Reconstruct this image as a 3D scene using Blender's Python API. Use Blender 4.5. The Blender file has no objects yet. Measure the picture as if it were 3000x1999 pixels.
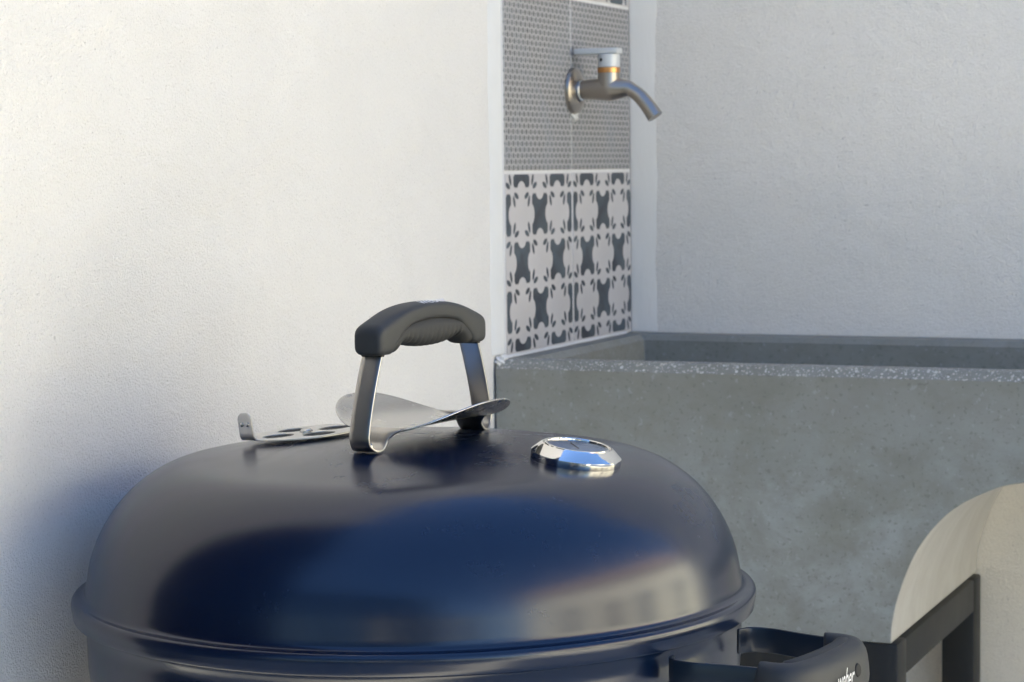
import bpy, bmesh, math, random
from mathutils import Vector, Matrix
random.seed(7)
R = math.radians
SC = bpy.context.scene
COL = SC.collection

# ------------------------------------------------------------------ camera, sky, sun, exposure
ZS = 0.926                      # height of the sink rim
cam_d = bpy.data.cameras.new('camera')
cam = bpy.data.objects.new('camera', cam_d); COL.objects.link(cam); SC.camera = cam
cam_d.sensor_width = 36.0; cam_d.lens = 6600 * 36 / 3000
cam_d.clip_start = 0.05; cam_d.clip_end = 3000
cam.location = (1.208, -3.314, ZS + 0.258)
_m = Matrix.Rotation(R(23.008), 3, 'Z') @ Matrix.Rotation(R(90 - 4.396), 3, 'X') @ Matrix.Rotation(R(-0.669), 3, 'Z')
cam.rotation_euler = _m.to_euler()
cam_d.dof.use_dof = True; cam_d.dof.focus_distance = 1.92; cam_d.dof.aperture_fstop = 18

SUN_EL, SUN_AZ = 46.0, 160.0    # azimuth counter-clockwise from +X: the sun stands behind the left wall
world = bpy.data.worlds.new('World'); SC.world = world; world.use_nodes = True
wn = world.node_tree.nodes; wl = world.node_tree.links
bg = wn['Background']; sky = wn.new('ShaderNodeTexSky'); sky.sky_type = 'NISHITA'
sky.sun_disc = False; sky.sun_elevation = R(SUN_EL); sky.sun_rotation = R(90 - SUN_AZ)
sky.air_density = 1.0; sky.dust_density = 0.2; sky.ozone_density = 3.5
wl.new(sky.outputs[0], bg.inputs['Color']); bg.inputs['Strength'].default_value = 0.06
sun_d = bpy.data.lights.new('sun', 'SUN'); sun = bpy.data.objects.new('sun', sun_d); COL.objects.link(sun)
sun_d.energy = 5.0; sun_d.angle = R(0.53); sun_d.color = (1.0, 0.89, 0.68)
_sd = Vector((math.cos(R(SUN_EL)) * math.cos(R(SUN_AZ)), math.cos(R(SUN_EL)) * math.sin(R(SUN_AZ)), math.sin(R(SUN_EL))))
sun.rotation_euler = _sd.to_track_quat('Z', 'Y').to_euler(); sun.location = (-6, 6, 9)
vs = SC.view_settings
SC.display_settings.display_device = 'sRGB'
vs.view_transform = 'Standard'; vs.look = 'None'; vs.gamma = 1.0; vs.use_curve_mapping = False
vs.exposure = 2.57
vs.use_white_balance = True; vs.white_balance_temperature = 5750; vs.white_balance_tint = 9
cy = SC.cycles
cy.use_denoising = True; cy.max_bounces = 10; cy.diffuse_bounces = 5; cy.glossy_bounces = 5; cy.transmission_bounces = 6
cy.sample_clamp_indirect = 8.0; cy.caustics_reflective = False; cy.caustics_refractive = False; cy.blur_glossy = 0.5

# ------------------------------------------------------------------ node helpers
class NT:
    def __init__(s, name):
        s.m = bpy.data.materials.new(name); s.m.use_nodes = True
        s.t = s.m.node_tree; s.b = s.t.nodes['Principled BSDF']; s.out = s.t.nodes['Material Output']
    def n(s, typ, **kw):
        nd = s.t.nodes.new(typ)
        for k, v in kw.items(): setattr(nd, k, v)
        return nd
    def l(s, a, b): s.t.links.new(a, b)
    def val(s, sock, v):
        if isinstance(v, (int, float)): sock.default_value = v
        elif isinstance(v, (tuple, list)): sock.default_value = v if len(v) == 4 else (*v, 1)
        else: s.l(v, sock)
    def math(s, op, a, b=None, c=None, clamp=False):
        nd = s.n('ShaderNodeMath', operation=op); nd.use_clamp = clamp
        s.val(nd.inputs[0], a)
        if b is not None: s.val(nd.inputs[1], b)
        if c is not None: s.val(nd.inputs[2], c)
        return nd.outputs[0]
    def coord(s, out='Object'): return s.n('ShaderNodeTexCoord').outputs[out]
    def sep(s, v):
        nd = s.n('ShaderNodeSeparateXYZ'); s.l(v, nd.inputs[0]); return nd.outputs
    def mapping(s, v, scale=(1, 1, 1), loc=(0, 0, 0), rot=(0, 0, 0)):
        nd = s.n('ShaderNodeMapping'); s.l(v, nd.inputs['Vector'])
        nd.inputs['Scale'].default_value = scale; nd.inputs['Location'].default_value = loc; nd.inputs['Rotation'].default_value = rot
        return nd.outputs[0]
    def noise(s, v, scale, detail=4, rough=0.5, dist=0.0):
        nd = s.n('ShaderNodeTexNoise'); s.l(v, nd.inputs['Vector'])
        nd.inputs['Scale'].default_value = scale; nd.inputs['Detail'].default_value = detail
        nd.inputs['Roughness'].default_value = rough; nd.inputs['Distortion'].default_value = dist
        return nd.outputs['Fac']
    def voronoi(s, v, scale, feature='F1', out='Distance', rnd=1.0):
        nd = s.n('ShaderNodeTexVoronoi', feature=feature); s.l(v, nd.inputs['Vector'])
        nd.inputs['Scale'].default_value = scale; nd.inputs['Randomness'].default_value = rnd
        return nd.outputs[out]
    def ramp(s, f, stops, interp='LINEAR'):
        nd = s.n('ShaderNodeValToRGB'); nd.color_ramp.interpolation = interp
        e = nd.color_ramp.elements
        while len(e) < len(stops): e.new(0.5)
        for el, (p, c) in zip(e, stops):
            el.position = p; el.color = (c, c, c, 1) if isinstance(c, (int, float)) else (*c, 1)
        s.l(f, nd.inputs[0]); return nd.outputs[0]
    def mix(s, f, a, b, blend='MIX'):
        nd = s.n('ShaderNodeMix', data_type='RGBA', blend_type=blend)
        s.val(nd.inputs[0], f); s.val(nd.inputs[6], a); s.val(nd.inputs[7], b)
        return nd.outputs[2]
    def bump(s, h, strength=0.5, dist=0.001, normal=None):
        nd = s.n('ShaderNodeBump'); s.l(h, nd.inputs['Height'])
        nd.inputs['Strength'].default_value = strength; nd.inputs['Distance'].default_value = dist
        if normal: s.l(normal, nd.inputs['Normal'])
        return nd.outputs[0]
    def set(s, **kw):
        for k, v in kw.items():
            s.val(s.b.inputs[{'color': 'Base Color', 'rough': 'Roughness', 'metal': 'Metallic', 'normal': 'Normal', 'coat': 'Coat Weight',
                              'coat_rough': 'Coat Roughness', 'spec': 'Specular IOR Level', 'ior': 'IOR', 'trans': 'Transmission Weight', 'aniso': 'Anisotropic'}[k]], v)
        return s.m

# ------------------------------------------------------------------ materials
def mat_plaster(name, base, warm=0.0, s1=330.0, strength=0.75):
    t = NT(name); v = t.coord()
    a = t.noise(v, s1, 3, 0.62); b = t.voronoi(v, s1 * 1.25); c = t.noise(v, 9, 3, 0.5)
    h = t.math('ADD', t.math('MULTIPLY', a, 0.75), t.math('MULTIPLY', b, 0.45))
    pit = t.noise(v, s1 * 0.9, 2, 0.5)
    pits = t.ramp(pit, [(0.28, 1.0), (0.36, 0.0)])
    h = t.math('SUBTRACT', h, t.math('MULTIPLY', pits, 0.7))
    h2 = t.math('ADD', h, t.math('ADD', t.math('MULTIPLY', t.noise(v, 26, 2), 0.9), t.math('MULTIPLY', t.noise(t.mapping(v, (1, 1, 1.6)), 7, 4, 0.55, 0.6), 4.0)))
    col = t.mix(t.ramp(c, [(0.3, 0.0), (0.7, 1.0)]), base, tuple(x * 0.965 for x in base))
    col = t.mix(t.ramp(a, [(0.32, 0.16), (0.55, 0.0)]), col, tuple(x * 0.6 for x in base))
    col = t.mix(t.math('MULTIPLY', pits, 0.30), col, tuple(x * 0.45 for x in base))
    return t.set(color=col, rough=0.92, spec=0.25, normal=t.bump(h2, strength, 0.0024))

def mat_smooth_plaster(name='smooth_plaster', c0=(0.68, 0.685, 0.68), c1=(0.735, 0.735, 0.725)):
    t = NT(name); v = t.coord()
    c = t.noise(v, 30, 4); f = t.noise(t.mapping(v, (1, 1, 0.25)), 160, 3)
    col = t.mix(c, c0, c1)
    return t.set(color=col, rough=0.85, spec=0.25, normal=t.bump(t.math('ADD', f, c), 0.35, 0.0012))

def mat_concrete(name='concrete', polished=False, gain=1.0):
    t = NT(name); v = t.coord()
    big = t.noise(v, 3.6, 6, 0.66, 0.4); mid = t.noise(v, 26, 5, 0.6, 0.3); fine = t.noise(v, 300, 3, 0.6)
    str_ = t.noise(t.mapping(v, (1.0, 1.0, 1.5)), 15, 6, 0.7, 0.4)
    col = t.mix(t.ramp(big, [(0.30, 0.0), (0.68, 1.0)]), (0.262, 0.268, 0.232), (0.335, 0.352, 0.338))
    col = t.mix(t.ramp(str_, [(0.36, 0.42), (0.58, 0.0)]), col, (0.190, 0.184, 0.155))
    col = t.mix(t.ramp(mid, [(0.48, 0.0), (0.80, 0.45)]), col, (0.33, 0.355, 0.36))
    blot = t.noise(v, 9.5, 5, 0.7, 0.3)
    col = t.mix(t.ramp(blot, [(0.40, 0.34), (0.54, 0.0)]), col, (0.195, 0.188, 0.160))
    col = t.mix(t.ramp(blot, [(0.52, 0.0), (0.68, 0.55)]), col, (0.385, 0.405, 0.405))
    zed = t.sep(v)[2]
    rimz = t.math('ADD', t.math('MULTIPLY_ADD', zed, 7.0, -0.80 * 7.0), t.math('MULTIPLY', t.math('SUBTRACT', blot, 0.5), 3.0))
    col = t.mix(t.math('MULTIPLY', t.ramp(rimz, [(0.0, 0.0), (1.0, 1.0)]), 0.55), col, (0.205, 0.195, 0.162))      # iron-brown weathering below the rim
    spk = t.noise(v, 170, 2, 0.5)
    col = t.mix(t.ramp(spk, [(0.60, 0.0), (0.68, 0.4)]), col, (0.14, 0.14, 0.12))
    col = t.mix(t.ramp(t.noise(v, 120, 3), [(0.64, 0.0), (0.70, 0.35)]), col, (0.40, 0.41, 0.41))
    pin = t.voronoi(v, 48); pins = t.ramp(pin, [(0.035, 1.0), (0.07, 0.0)])
    col = t.mix(t.math('MULTIPLY', pins, 0.45), col, (0.09, 0.085, 0.075))
    if polished:
        def stones(sc, loc, lo, hi, a, bb):
            nonlocal col
            vv = t.mapping(v, (sc, sc, sc), loc)
            d = t.voronoi(vv, 1.0); ci = t.voronoi(vv, 1.0, out='Color')
            rr = t.sep(ci)
            rad = t.math('MULTIPLY_ADD', rr[0], hi - lo, lo)
            msk = t.math('LESS_THAN', d, rad)
            keep = t.math('GREATER_THAN', rr[1], 0.18)
            c2 = t.mix(rr[2], a, bb)
            col = t.mix(t.math('MULTIPLY', msk, keep), col, c2)
        stones(210, (0, 0, 0), 0.14, 0.44, (0.56, 0.53, 0.47), (0.40, 0.365, 0.31))
        stones(330, (3, 1, 2), 0.14, 0.36, (0.60, 0.58, 0.54), (0.36, 0.36, 0.34))
        stones(120, (5, 7, 2), 0.06, 0.28, (0.62, 0.60, 0.56), (0.50, 0.48, 0.45))
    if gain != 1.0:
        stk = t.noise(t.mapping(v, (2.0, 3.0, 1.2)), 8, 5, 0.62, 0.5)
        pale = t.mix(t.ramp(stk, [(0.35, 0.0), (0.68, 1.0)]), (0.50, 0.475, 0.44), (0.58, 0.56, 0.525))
        col = t.mix(0.74, col, pale)     # light bounced off the floor, painted into the underside's paler colour
    h = t.math('ADD', t.math('MULTIPLY', fine, 0.3), t.math('SUBTRACT', mid, pins))
    return t.set(color=col, rough=0.75 if polished else t.ramp(big, [(0.3, 0.62), (0.7, 0.78)]), spec=0.35, normal=t.bump(h, 0.22, 0.0012))

def mat_enamel():
    t = NT('navy_enamel'); v = t.coord()
    d = t.noise(v, 7, 5, 0.6); f = t.noise(v, 900, 2, 0.5)
    dust = t.ramp(t.noise(v, 60, 6, 0.75), [(0.5, 0.0), (0.8, 0.12)])
    col = t.mix(dust, (0.0020, 0.0085, 0.031), (0.006, 0.013, 0.034))
    zz = t.sep(v)[2]
    topm = t.math('MULTIPLY_ADD', zz, 90.0, -0.118 * 90.0, clamp=True)
    smear = t.math('MULTIPLY', t.ramp(t.noise(t.mapping(v, (1.0, 0.45, 1.0), rot=(0, 0, 0.5)), 26, 6, 0.72, 0.8), [(0.47, 0.0), (0.68, 1.0)]), topm)
    col = t.mix(t.math('MULTIPLY', smear, 0.30), col, (0.050, 0.045, 0.042))
    sp = t.voronoi(v, 75); spk = t.math('MULTIPLY', t.ramp(sp, [(0.020, 1.0), (0.045, 0.0)]), t.math('GREATER_THAN', t.noise(v, 11, 2), 0.53))
    col = t.mix(t.math('MULTIPLY', spk, 0.10), col, (0.10, 0.10, 0.10))
    dust = t.math('MAXIMUM', dust, t.math('MULTIPLY', smear, 0.35))
    r = t.math('ADD', t.ramp(d, [(0.3, 0.20), (0.75, 0.29)]), t.math('MULTIPLY', dust, 0.2))
    return t.set(color=col, rough=r, spec=0.5, ior=1.62, normal=t.bump(t.math('ADD', t.noise(v, 5, 2), t.math('MULTIPLY', f, 0.02)), 0.03, 0.01))

def mat_simple(name, color, rough=0.5, metal=0.0, spec=0.5, nscale=0.0, nstr=0.15, var=0.12):
    t = NT(name); v = t.coord()
    n1 = t.noise(v, 24, 4)
    col = t.mix(t.math('MULTIPLY', n1, 1.0), tuple(c * (1 - var) for c in color), tuple(min(1, c * (1 + var)) for c in color))
    t.set(color=col, rough=t.math('ADD', rough - 0.05, t.math('MULTIPLY', n1, 0.1)), metal=metal, spec=spec)
    if nscale: t.set(normal=t.bump(t.noise(v, nscale, 2), nstr, 0.0006))
    return t.m

def mat_brushed(name, color, rough=0.3, scale=(1, 40, 40), s=90):
    t = NT(name); v = t.coord()
    n = t.noise(t.mapping(v, scale), s, 4, 0.6); sm = t.noise(v, 30, 4, 0.6)
    col = t.mix(sm, tuple(c * 0.95 for c in color), color)
    return t.set(color=col, metal=1.0, rough=t.math('ADD', rough - 0.02, t.math('MULTIPLY', sm, 0.04)), normal=t.bump(n, 0.02, 0.0004))

def lerp_mask(t, e, w):           # smooth step: 1 where e < 0
    return t.math('MULTIPLY_ADD', e, -1.0 / w, 0.5, clamp=True)

def mat_decor_tile():
    """Cement-look tile print: light four-lobed medallions and slate fields in a checker of cells, little leaves at the crossings."""
    t = NT('decor_tile'); o = t.sep(t.coord())
    N = 3.74; OFF = 0.37
    U = t.math('MULTIPLY_ADD', o[1], N / 0.248, N / 2 - OFF); V = t.math('MULTIPLY_ADD', o[2], N / 0.248, N / 2 - OFF)
    iu, iv = t.math('FLOOR', U), t.math('FLOOR', V)
    par = t.math('FLOORED_MODULO', t.math('ADD', iu, iv), 2.0)       # 0: medallion cell, 1: slate cell
    a = t.math('ABSOLUTE', t.math('SUBTRACT', t.math('SUBTRACT', U, iu), 0.5))
    b = t.math('ABSOLUTE', t.math('SUBTRACT', t.math('SUBTRACT', V, iv), 0.5))
    mx, mn = t.math('MAXIMUM', a, b), t.math('MINIMUM', a, b)
    w = 0.03
    # slate field: rounded square ...
    q = 0.34
    qx = t.math('MAXIMUM', t.math('SUBTRACT', mx, q), 0.0); qy = t.math('MAXIMUM', t.math('SUBTRACT', mn, q), 0.0)
    sq = t.math('SUBTRACT', t.math('SQRT', t.math('ADD', t.math('MULTIPLY', qx, qx), t.math('MULTIPLY', qy, qy))), 0.095)
    # ... minus the lobes that come in from the four neighbours
    ly = t.math('DIVIDE', t.math('SUBTRACT', 0.5, mx), 0.195); lx = t.math('DIVIDE', mn, 0.225)
    lobe = t.math('SUBTRACT', t.math('SQRT', t.math('ADD', t.math('MULTIPLY', lx, lx), t.math('MULTIPLY', ly, ly))), 1.0)
    slate = t.math('MULTIPLY', lerp_mask(t, sq, w), t.math('SUBTRACT', 1.0, lerp_mask(t, lobe, 0.08)))
    # leaves in the medallion cell's corners
    def leaf(cx, cy, ang, sa, sb):
        dx, dy = t.math('SUBTRACT', mx, cx), t.math('SUBTRACT', mn, cy)
        ca, sn = math.cos(ang), math.sin(ang)
        p = t.math('ADD', t.math('MULTIPLY', dx, ca), t.math('MULTIPLY', dy, sn)); r = t.math('SUBTRACT', t.math('MULTIPLY', dy, ca), t.math('MULTIPLY', dx, sn))
        p = t.math('DIVIDE', p, sa); r = t.math('DIVIDE', r, sb)
        return lerp_mask(t, t.math('SUBTRACT', t.math('SQRT', t.math('ADD', t.math('MULTIPLY', p, p), t.math('MULTIPLY', r, r))), 1.0), 0.3)
    leaves = leaf(0.395, 0.275, R(68), 0.125, 0.056)
    dark = t.math('ADD', t.math('MULTIPLY', slate, par), t.math('MULTIPLY', leaves, t.math('SUBTRACT', 1.0, par)), clamp=True)
    # nothing printed along the tile's edge
    eu = t.math('SUBTRACT', 0.5, t.math('ABSOLUTE', t.math('DIVIDE', o[1], 0.248))); ev = t.math('SUBTRACT', 0.5, t.math('ABSOLUTE', t.math('DIVIDE', o[2], 0.248)))
    edge = t.math('MULTIPLY', t.math('GREATER_THAN', t.math('MINIMUM', eu, ev), 0.009), 1.0)
    dark = t.math('MULTIPLY', dark, edge)
    vw = t.coord(); n = t.noise(vw, 22, 4, 0.6, 0.5); n2 = t.noise(vw, 9, 3)
    dk = t.mix(t.ramp(n, [(0.35, 0.0), (0.7, 1.0)]), (0.042, 0.047, 0.058), (0.105, 0.130, 0.152))
    lt = t.mix(n2, (0.50, 0.475, 0.465), (0.575, 0.565, 0.57))
    return t.set(color=t.mix(dark, lt, dk), rough=t.ramp(n, [(0.3, 0.45), (0.7, 0.6)]), spec=0.4)

def mat_lattice_tile():
    t = NT('lattice_tile'); o = t.sep(t.coord())
    P, Q = 0.0156, 0.0082
    X = t.math('DIVIDE', o[1], P); Y = t.math('DIVIDE', o[2], Q)
    row = t.math('FLOOR', Y); sh = t.math('MULTIPLY', t.math('FLOORED_MODULO', row, 2.0), 0.5)
    fx = t.math('SUBTRACT', t.math('FRACT', t.math('ADD', X, sh)), 0.5); fy = t.math('SUBTRACT', t.math('FRACT', Y), 0.5)
    ax = t.math('ABSOLUTE', fx); ay = t.math('ABSOLUTE', fy)
    e1 = t.math('SUBTRACT', t.math('ADD', t.math('MULTIPLY', ax, 3.2), t.math('MULTIPLY', ay, 0.9)), 0.60)       # upright lozenge
    m1 = lerp_mask(t, e1, 0.25)
    bx = t.math('ABSOLUTE', t.math('SUBTRACT', ax, 0.5)); 
    e2 = t.math('SUBTRACT', t.math('ADD', t.math('MULTIPLY', bx, 3.6), t.math('MULTIPLY', ay, 1.3)), 0.5)
    m2 = t.math('MULTIPLY', lerp_mask(t, e2, 0.25), 0.85)
    e3 = t.math('ABSOLUTE', t.math('SUBTRACT', ax, 0.25)); m3 = t.math('MULTIPLY', lerp_mask(t, t.math('SUBTRACT', t.math('ADD', t.math('MULTIPLY', e3, 4.0), t.math('MULTIPLY', t.math('ABSOLUTE', t.math('SUBTRACT', ay, 0.28)), 4.0)), 0.34), 0.2), 0.8)
    dark = t.math('MAXIMUM', t.math('MAXIMUM', m1, m2), m3)
    vw = t.coord(); n = t.noise(vw, 14, 4, 0.6); n2 = t.noise(vw, 40, 4, 0.6)
    dk = t.mix(n, (0.028, 0.026, 0.026), (0.085, 0.098, 0.115))
    lt = t.mix(n2, (0.46, 0.435, 0.415), (0.385, 0.395, 0.41))
    worn = t.ramp(t.noise(vw, 17, 4, 0.6, 0.4), [(0.5, 0.0), (0.75, 0.45)])
    col = t.mix(dark, lt, dk); col = t.mix(worn, col, (0.27, 0.285, 0.31))
    return t.set(color=col, rough=0.55, spec=0.4)

M = {}
M['plaster_warm'] = mat_plaster('rough_plaster_wall', (0.775, 0.76, 0.735), s1=390, strength=0.68)
M['plaster_cool'] = mat_plaster('rough_plaster_back', (0.875, 0.825, 0.745), s1=320, strength=0.6)
M['smooth'] = mat_smooth_plaster(); M['smooth_back'] = mat_smooth_plaster('smooth_plaster_back', (0.865, 0.83, 0.765), (0.885, 0.85, 0.785))
M['grout'] = mat_simple('grout', (0.70, 0.695, 0.69), 0.85, nscale=300)
M['decor'] = mat_decor_tile(); M['lattice'] = mat_lattice_tile()
M['concrete'] = mat_concrete(); M['terrazzo'] = mat_concrete('ground_concrete_rim', True)
M['bounce_lit'] = mat_concrete('bounce_lit_concrete', False, 1.5)
M['enamel'] = mat_enamel()
M['steel'] = mat_brushed('brushed_steel', (0.60, 0.585, 0.56), 0.27)
M['strap'] = mat_brushed('handle_steel', (0.50, 0.48, 0.455), 0.30, (40, 40, 1))
M['alu'] = mat_brushed('damper_aluminium', (0.66, 0.64, 0.61), 0.36)
M['chrome'] = mat_simple('chrome', (0.83, 0.81, 0.78), 0.07, 1.0, var=0.02)
M['tapsteel'] = mat_brushed('tap_steel', (0.42, 0.38, 0.33), 0.33, (40, 1, 1))
M['tapsatin'] = mat_simple('tap_satin', (0.72, 0.74, 0.75), 0.35, 0.85)
M['tapflange'] = mat_simple('tap_flange_metal', (0.42, 0.38, 0.33), 0.30, 1.0)
M['tapcap'] = mat_simple('tap_lever_grey', (0.62, 0.64, 0.645), 0.38, 0.15)
M['brass'] = mat_simple('brass', (0.66, 0.34, 0.13), 0.32, 1.0)
M['grip'] = mat_simple('grip_plastic', (0.040, 0.041, 0.042), 0.55, spec=0.4, nscale=1500, nstr=0.1)
M['rubber'] = mat_simple('grip_rubber', (0.046, 0.046, 0.045), 0.68, spec=0.3, nscale=1500, nstr=0.1)
M['black'] = mat_simple('black_void', (0.006, 0.006, 0.007), 0.7)
M['frame'] = mat_simple('black_powder_coat', (0.013, 0.0145, 0.016), 0.5, spec=0.4, nscale=900)
M['navyhandle'] = mat_simple('navy_metal', (0.006, 0.013, 0.026), 0.32, spec=0.6)
M['print'] = mat_simple('white_print', (0.80, 0.80, 0.80), 0.5, var=0.02)
M['dial'] = mat_simple('dial_face', (0.72, 0.74, 0.75), 0.6)
M['sealant'] = mat_simple('sealant', (0.72, 0.72, 0.71), 0.6, nscale=60, nstr=0.4)
_g = NT('glass'); _fr = _g.n('ShaderNodeFresnel'); _fr.inputs[0].default_value = 1.5
_tr = _g.n('ShaderNodeBsdfTransparent'); _gs = _g.n('ShaderNodeBsdfGlossy'); _gs.inputs['Roughness'].default_value = 0.05; _mx = _g.n('ShaderNodeMixShader')
_g.l(_fr.outputs[0], _mx.inputs[0]); _g.l(_tr.outputs[0], _mx.inputs[1]); _g.l(_gs.outputs[0], _mx.inputs[2]); _g.l(_mx.outputs[0], _g.out.inputs['Surface']); M['glass'] = _g.m

# ------------------------------------------------------------------ mesh helpers
def tag(o, label=None, cat=None, group=None, kind=None):
    if label: o['label'] = label
    if cat: o['category'] = cat
    if group: o['group'] = group
    if kind: o['kind'] = kind
    return o
def empty(name, loc=(0, 0, 0), rz=0.0):
    o = bpy.data.objects.new(name, None); COL.objects.link(o); o.location = loc; o.rotation_euler = (0, 0, rz); o.empty_display_size = 0.05
    return o
def obj(name, bm, mat, parent=None, smooth=False, loc=None, rot=None, angle=40):
    me = bpy.data.meshes.new(name)
    bmesh.ops.recalc_face_normals(bm, faces=bm.faces[:])
    if smooth:
        for f in bm.faces: f.smooth = True
        for e in bm.edges:
            if len(e.link_faces) == 2 and e.calc_face_angle(0) > R(angle): e.smooth = False
    bm.to_mesh(me); bm.free()
    for mm in (mat if isinstance(mat, (list, tuple)) else [mat]): me.materials.append(mm)
    o = bpy.data.objects.new(name, me); COL.objects.link(o)
    if parent: o.parent = parent
    if loc: o.location = loc
    if rot: o.rotation_euler = rot
    return o
def box(bm, lo, hi, mat=0, bevel=0.0, seg=2):
    vs_ = [bm.verts.new((x, y, z)) for x in (lo[0], hi[0]) for y in (lo[1], hi[1]) for z in (lo[2], hi[2])]
    fs = [bm.faces.new([vs_[i] for i in q]) for q in ((0, 1, 3, 2), (4, 6, 7, 5), (0, 4, 5, 1), (2, 3, 7, 6), (0, 2, 6, 4), (1, 5, 7, 3))]
    for f in fs: f.material_index = mat
    if bevel:
        es = list({e for f in fs for e in f.edges})
        bmesh.ops.bevel(bm, geom=es, offset=bevel, segments=seg, profile=0.5, affect='EDGES')
def boxobj(name, lo, hi, mat, parent=None, bevel=0.0, seg=2, **k):
    bm = bmesh.new(); box(bm, lo, hi, 0, bevel, seg); return obj(name, bm, mat, parent, smooth=bevel > 0, **k)
def lathe(bm, prof, seg=64, close=False, mat=0):
    rings = []
    for r, z in prof:
        if r < 1e-6: rings.append([bm.verts.new((0, 0, z))])
        else: rings.append([bm.verts.new((r * math.cos(2 * math.pi * i / seg), r * math.sin(2 * math.pi * i / seg), z)) for i in range(seg)])
    pairs = list(zip(rings, rings[1:]))
    if close: pairs.append((rings[-1], rings[0]))
    for A, B in pairs:
        for i in range(seg):
            j = (i + 1) % seg
            q = [A[i % len(A)], A[j % len(A)], B[j % len(B)], B[i % len(B)]]
            q2 = []
            for v in q:
                if v not in q2: q2.append(v)
            if len(q2) > 2:
                f = bm.faces.new(q2); f.material_index = mat
def loft(bm, secs, closed=True, cap=True, mat=0):
    """secs: list of equally long point lists"""
    V = [[bm.verts.new(p) for p in s] for s in secs]
    n = len(V[0])
    for A, B in zip(V, V[1:]):
        for i in range(n if closed else n - 1):
            j = (i + 1) % n
            f = bm.faces.new((A[i], A[j], B[j], B[i])); f.material_index = mat
    if cap and closed:
        for s in (V[0], V[-1]):
            f = bm.faces.new(s); f.material_index = mat
    return V
def tube(bm, pts, rad, seg=20, cap=True):
    pts = [Vector(p) for p in pts]; secs = []
    up = None
    for i, p in enumerate(pts):
        d = (pts[min(i + 1, len(pts) - 1)] - pts[max(i - 1, 0)]).normalized()
        if up is None: up = Vector((0, 1, 0)) if abs(d.y) < 0.9 else Vector((0, 0, 1))
        a = d.cross(up).normalized(); up = a.cross(d).normalized()
        r = rad[i] if isinstance(rad, (list, tuple)) else rad
        secs.append([p + a * (r * math.cos(t)) + up * (r * math.sin(t)) for t in [2 * math.pi * k / seg for k in range(seg)]])
    loft(bm, secs, True, cap)
def spline(pts, n=8):
    pts = [Vector(p) for p in pts]; out = []
    P = [2 * pts[0] - pts[1]] + pts + [2 * pts[-1] - pts[-2]]
    for i in range(len(pts) - 1):
        p0, p1, p2, p3 = P[i:i + 4]
        for k in range(n):
            u = k / n
            out.append(0.5 * ((2 * p1) + (p2 - p0) * u + (2 * p0 - 5 * p1 + 4 * p2 - p3) * u * u + (3 * p1 - p0 - 3 * p2 + p3) * u ** 3))
    out.append(pts[-1]); return out
def extrude_profile(bm, prof, axis_pts, mat=0): pass
def thicken(o, t, off=0.0, bevel=0.0, sub=0):
    m = o.modifiers.new('Solidify', 'SOLIDIFY'); m.thickness = t; m.offset = off
    if bevel:
        b = o.modifiers.new('Bevel', 'BEVEL'); b.width = bevel; b.segments = 2; b.limit_method = 'ANGLE'; b.angle_limit = R(50)
    if sub:
        s = o.modifiers.new('Subsurf', 'SUBSURF'); s.levels = sub; s.render_levels = sub
def text_mesh(name, body, height, width, mat, parent, matrix, extr=0.0002, bold=0.0):
    cu = bpy.data.curves.new(name, 'FONT'); cu.body = body; cu.size = 1.0; cu.extrude = 0.0; cu.offset = bold; cu.resolution_u = 6
    to = bpy.data.objects.new(name + '_curve', cu); COL.objects.link(to)
    bpy.context.view_layer.update()
    me = bpy.data.meshes.new_from_object(to.evaluated_get(bpy.context.evaluated_depsgraph_get()))
    bpy.data.objects.remove(to); bpy.data.curves.remove(cu)
    xs = [v.co.x for v in me.vertices]; ys = [v.co.y for v in me.vertices]
    x0, x1, y0, y1 = min(xs), max(xs), min(ys), max(ys)
    for v in me.vertices:
        v.co.x = ((v.co.x - x0) / (x1 - x0) - 0.5) * width; v.co.y = ((v.co.y - y0) / (y1 - y0) - 0.5) * height
    me.materials.clear(); me.materials.append(mat)
    o = bpy.data.objects.new(name, me); COL.objects.link(o); o.parent = parent; o.matrix_local = matrix
    return o

# ------------------------------------------------------------------ setting: ground
bm = bmesh.new()
g = 900.0
bm.faces.new([bm.verts.new(p) for p in ((-g, -g, 0), (g, -g, 0), (g, g, 0), (-g, g, 0))])
_t = NT('dry_ground'); _v = _t.coord()
M['ground'] = _t.set(color=_t.mix(_t.noise(_v, 0.4, 5), (0.36, 0.32, 0.25), (0.24, 0.25, 0.15)), rough=0.95)
tag(obj('ground', bm, M['ground']), kind='structure')
_t = NT('beige_paving'); _v = _t.coord()
_b = _t.n('ShaderNodeTexBrick'); _b.offset = 0.0; _t.l(_v, _b.inputs['Vector'])
_b.inputs['Scale'].default_value = 1.0; _b.inputs['Brick Width'].default_value = 0.6; _b.inputs['Row Height'].default_value = 0.6; _b.inputs['Mortar Size'].default_value = 0.004
_b.inputs['Color1'].default_value = (0.66, 0.62, 0.54, 1); _b.inputs['Color2'].default_value = (0.60, 0.565, 0.49, 1); _b.inputs['Mortar'].default_value = (0.28, 0.26, 0.23, 1)
M['paving'] = _t.set(color=_t.mix(_t.noise(_v, 3, 5), _b.outputs['Color'], (0.64, 0.60, 0.52)), rough=0.8)
bm = bmesh.new()
box(bm, (-7.0, -5.2, -0.1), (8.15, 0.0, 0.012)); tag(obj('patio_paving', bm, M['paving']), kind='structure')
_t = NT('bounce_cutting_lawn'); _v = _t.coord()
M['bounce_cutting_lawn'] = _t.set(color=_t.mix(_t.noise(_v, 1.5, 6, 0.7), (0.030, 0.055, 0.018), (0.070, 0.100, 0.035)), rough=0.95, normal=_t.bump(_t.noise(_v, 60, 4), 0.6, 0.03))
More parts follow.
